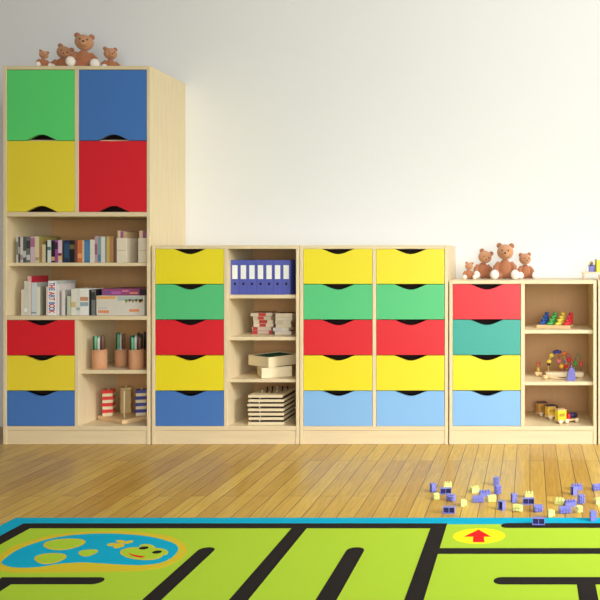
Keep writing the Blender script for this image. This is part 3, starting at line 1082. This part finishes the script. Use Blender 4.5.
# wooden mallet lying in front
x, yb = X(546.5, .1), .1
t = thing('toy_mallet', 'wooden toy mallet lying in front of the bead maze', 'mallet', (x, yb, zsh + .0115), 0)
MB().lathe([(0, -.024), (.0095, -.024), (.0115, -.021), (.0115, .021), (.0095, .024), (0, .024)], 18, M=Matrix.Rotation(.9, 4, 'Z') @ Matrix.Rotation(PI / 2, 4, 'Y')).build('mallet_head', TOYWOOD, t)
MB().tube([(.004, 0, 0), (.03, -.006, -.003), (.095, -.02, -.0072)], [.0042, .0042, .004], 10).build('handle', TOYWOOD, t)
# purple wedge
x, yb = X(571.2, .045), .055
t = thing('toy_shovel', 'purple tapered toy scoop standing before the bead maze', 'toy', (x, yb, zsh), .05)
MB().prism([(-.024, 0), (.024, 0), (.019, .05), (.011, .066), (-.006, .066), (-.017, .045)], -.008, .008, 'y').build('scoop', mat('toy_periwinkle', (112, 110, 184), .45), t, .002, 2)
MB().tube([(.001, 0, .066), (.002, 0, .078)], .003, 8).build('stub_handle', mat('wire_purple', (128, 110, 170), .35), t)

# toy wagons
zsh = Z(426.3) + .0005
NAV = mat('wagon_navy', (44, 42, 84), .4)
for i, (pc, yb, sc_, wh, cm, lab) in enumerate(((560, .075, 1.0, 1, mat('cab_yellow', (246, 214, 40), .4), 'bright yellow fronted wooden toy wagon, nearest of the three on the bottom shelf'),
                                                (550, .18, 1.0, 0, mat('cab_ochre', (220, 180, 70), .45), 'ochre fronted wooden toy wagon between two others on the bottom shelf'),
                                                (541, .265, 1.0, 0, mat('cab_wood', (200, 150, 80), .5), 'dull wooden toy wagon, rearmost of the three on the bottom shelf'))):
    t = thing('toy_wagon', lab, 'toy wagon', (X(pc, yb), yb, zsh), .42, 'toy wagons on the bottom shelf')
    MB().box(-.022, .098, -.022, .022, .011, .019).build('chassis', TOYWOOD, t, .0015, 1)
    cab = MB().box(-.021, .027, -.02, .02, .019, .067).build('cab', [cm], t, .002, 2)
    MB().box(-.014, .018, -.0206, -.0196, .036, .052).build('picture', mat('wagon_picture', (176, 140, 40), .5), cab)
    MB().box(-.0235, .0295, -.0225, .0225, .067, .071).build('cab_roof', NAV if i else TOYWOOD, cab, .001, 1)
    MB().box(.034, .05, -.019, .019, .019, .045).build('cargo_block', TR, t, .0015, 1)
    MB().lathe([(0, -.021), (.0135, -.021), (.0135, .021), (0, .021)], 18, M=Matrix.Translation((.072, 0, .034)) @ Matrix.Rotation(PI / 2, 4, 'Y')).build('cargo_drum', NAV, t)
    for sx in (-.008, .028, .084):
        for sy in (-1, 1):
            MB().lathe([(0, -.003), (.0105, -.003), (.0118, 0), (.0105, .003), (0, .003)], 16, M=Matrix.Translation((sx, sy * .0255, .0118)) @ Matrix.Rotation(PI / 2, 4, 'X')).build('wheel', PALEWOOD, t)

# toy cart on top, across the two low cabinets
zt = Z(280.3)
yb = .16
x0 = X(582, yb)
t = thing('toy_cart', 'wooden toy cart with blue and yellow blocks at the right edge', 'toy', (x0 + .11, yb, zt), 0)
MB().box(-.11, .11, -.04, .04, .032, .039).build('deck', PALEWOOD, t, .0015, 1)
for sx in (-.105, .098):
    for sy in (-.036, .029):
        MB().box(sx, sx + .007, sy, sy + .007, 0, .032).build('leg', TOYWOOD, t)
for sx in (-.016, .06):
    MB().lathe([(0, -.004), (.0125, -.004), (.014, 0), (.0125, .004), (0, .004)], 18, M=Matrix.Translation((sx, -.046, .0145)) @ Matrix.Rotation(PI / 2, 4, 'X')).build('wheel', TOYWOOD, t)
MB().box(-.074, -.044, -.02, .02, .0395, .071).build('blue_block', mat('cart_blue', (116, 116, 190), .45), t, .002, 2)
MB().box(-.0765, -.0415, -.022, .022, .0712, .075).build('block_lid', mat('cart_dark', (70, 64, 80), .5), t, .001, 1)
MB().ball((-.061, 0, .0835), .0095).build('knob', mat('cart_olive', (170, 150, 70), .45), t)
MB().box(-.041, -.035, -.03, .03, .039, .105).build('post', mat('cart_post', (190, 164, 50), .5), t, .001, 1)
MB().box(-.034, .03, -.03, .03, .0395, .1).build('yellow_block', mat('cart_yellow', (246, 236, 70), .45), t, .002, 2)
MB().lathe([(0, .0392), (.006, .0392), (.006, .05), (.004, .054), (0, .054)], 12, M=Matrix.Translation((-.087, -.01, 0))).build('peg', WHITE, t)

# ------------------------------------------------------------------ bricks on the floor
BB = mat('brick_periwinkle', (128, 132, 212), .38, .03)
BNAVY = mat('brick_hollow_shade_navy', (34, 36, 96), .6, .05)  # shade of the hollow put into a darker inside colour
BOLIVE = mat('brick_hollow_shade_olive', (168, 172, 84), .6, .05)
BY = mat('brick_pale_yellow', (232, 236, 150), .38, .03)


def brick_mesh(n):
    """interlocking brick: hollow body, n by 2 studs on top; lies along x"""
    b = MB()
    L, W, H, th = .0088 * n, .019, .0125, .0016
    b.box(-L / 2, L / 2, -W / 2, W / 2, H - th, H)
    b.box(-L / 2, L / 2, -W / 2, -W / 2 + th, 0, H - th).box(-L / 2, L / 2, W / 2 - th, W / 2, 0, H - th)
    b.box(-L / 2, -L / 2 + th, -W / 2 + th, W / 2 - th, 0, H - th).box(L / 2 - th, L / 2, -W / 2 + th, W / 2 - th, 0, H - th)
    b.box(-L / 2 + th, L / 2 - th, -W / 2 + th, W / 2 - th, H * .45, H - th - .0002, 1)  # darker fill painting in the shade of the hollow
    if n > 3:
        b.box(-th / 2, th / 2, -W / 2 + th, W / 2 - th, .002, H - th)
    for i in range(n):
        for s in (-1, 1):
            b.lathe([(0, H), (.0028, H), (.0028, H + .0048), (.0022, H + .0054), (0, H + .0054)], 10, M=Matrix.Translation((-L / 2 + .0088 * (i + .5), s * .0046, 0)))
    return b


PROTO = {}
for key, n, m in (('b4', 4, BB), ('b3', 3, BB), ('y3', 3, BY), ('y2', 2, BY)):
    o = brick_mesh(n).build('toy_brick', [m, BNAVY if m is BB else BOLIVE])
    PROTO[key] = o
    COL.objects.unlink(o)
# pixel of the foot point, kind, stance (up: studs up, front: hollow side to the viewer, end: on its end, tilt: lying on its side), turn, on rug
BR = [
    (430.5, 492.5, 'b3', 'end', .5), (445.5, 495, 'b4', 'front', .08), (452, 500.5, 'b3', 'side', -.5), (448.5, 514.5, 'b4', 'front', -.05),
    (484.5, 496.5, 'b4', 'up', .25), (478, 502, 'b4', 'side', .1), (494, 485.5, 'b3', 'end', -.3), (496, 494, 'b3', 'end', -.7), (500, 511, 'b3', 'end', .9),
    (511.5, 503, 'b3', 'end', .3), (528.5, 505.5, 'b4', 'front', .04), (537, 511.5, 'b3', 'side', .4), (538.5, 526, 'b4', 'front', -.06),
    (577, 490, 'b4', 'up', .05), (572, 495.5, 'b3', 'end', .4), (579.5, 503.5, 'b3', 'end', -.8), (570.4, 506.5, 'b4', 'up', .2), (564.5, 513, 'b4', 'side', .15),
    (590.4, 521, 'b3', 'end', .1), (597, 490, 'b4', 'side', .35),
    (447.5, 488, 'y3', 'up', .1), (435, 499.5, 'y2', 'side', .5), (460.8, 506.5, 'y2', 'end', .1), (474.5, 492.5, 'y3', 'up', .5), (491, 501.5, 'y3', 'side', .3),
    (518.5, 511, 'y3', 'side', -.4), (529, 498, 'y3', 'up', .05), (548.5, 517, 'y2', 'end', .05), (559.6, 504.5, 'y3', 'up', -.3), (577.5, 512.5, 'y2', 'side', .6),
    (599, 504, 'y3', 'up', .4),
]
used = set()
cnt = {}
for col, cn in (('b', 'periwinkle blue'), ('y', 'pale yellow')):
    sub = sorted([q for q in BR if q[2][0] == col], key=lambda q: q[0])
    for i, (px, py, kind, st_, rz) in enumerate(sub):
        z0 = RUG_TOP if py > 515 else 0.0
        x, y = G(px, py, z0)
        if kind in used:
            o = PROTO[kind].copy()
        else:
            o = PROTO[kind]
            used.add(kind)
        COL.objects.link(o)
        n = int(kind[1])
        L, W, H = .0088 * n, .019, .0125
        k = 1.24
        o.scale = (k, k, k)
        if st_ == 'up':
            Rm = Matrix.Rotation(rz, 4, 'Z')
            lift = 0
        elif st_ == 'front':    # hollow underside towards the viewer
            Rm = Matrix.Rotation(rz, 4, 'Z') @ Matrix.Rotation(-PI / 2, 4, 'X')
            lift = W / 2
        elif st_ == 'side':     # studs towards the viewer
            Rm = Matrix.Rotation(rz, 4, 'Z') @ Matrix.Rotation(PI / 2, 4, 'X')
            lift = W / 2
        else:
            Rm = Matrix.Rotation(rz, 4, 'Z') @ Matrix.Rotation(PI / 2, 4, 'Y')
            lift = L / 2
        o.rotation_euler = Rm.to_euler()
        o.location = (x, y + .008, z0 + lift * k + .0003)
        stance = {'up': 'studs up', 'front': 'hollow side forward', 'side': 'lying on its side', 'end': 'standing on end'}[st_]
        tag(o, '%s toy brick, %s, %s from left of the %s bricks' % (cn, stance, ORD[i], 'blue' if col == 'b' else 'yellow'), 'toy brick', 'toy bricks scattered by the rug')

# ------------------------------------------------------------------ light
wd = bpy.data.worlds.new('world')
sc.world = wd
wd.use_nodes = True
bg = wd.node_tree.nodes['Background']
bg.inputs[0].default_value = (.98, .99, 1, 1)
bg.inputs[1].default_value = .09


def area(name, loc, target, sx, sy, power, colr=(1, 1, 1), spread=180):
    l = bpy.data.lights.new(name, 'AREA')
    l.shape = 'RECTANGLE'
    l.size, l.size_y = sx, sy
    l.energy = power
    l.color = colr
    l.spread = math.radians(spread)
    o = bpy.data.objects.new(name, l)
    COL.objects.link(o)
    o.location = loc
    d = Vector(target) - Vector(loc)
    o.rotation_euler = d.to_track_quat('-Z', 'Y').to_euler()
    return o


area('window_daylight', (RX + .3, -2.35, 1.9), (0, -1.6, .9), 3.5, 2.3, 12)
area('front_fill_light', (1.1, FY - .3, 1.3), (.2, 0, .6), 3.2, 2.5, 188)  # unseen area light added behind the camera to light the fronts
area('overhead_fill_light', (1.0, -2.3, 3.1), (.2, -.5, .4), 2.4, 1.2, 60)  # unseen overhead area light
area('floor_fill_beam', (RX + .25, -2.6, 2.1), (.1, -.7, 0), 1.4, 1.2, 20, spread=50)  # narrow area light added to brighten the floor at right

# ------------------------------------------------------------------ camera
cam = bpy.data.cameras.new('camera')
co = bpy.data.objects.new('camera', cam)
COL.objects.link(co)
co.location = (0, -ZF, CAM_Z)
co.rotation_euler = (PI / 2, 0, 0)
cam.sensor_width = 36
cam.lens = (ZF / S) / 600 * 36
cam.shift_x = -(VX - 300) / 600
cam.shift_y = -(300 - VY) / 600
sc.camera = co
sc.view_settings.view_transform = 'Standard'
sc.view_settings.look = 'None'
sc.view_settings.gamma = 1
sc.view_settings.use_curve_mapping = False
sc.view_settings.exposure = 0.06
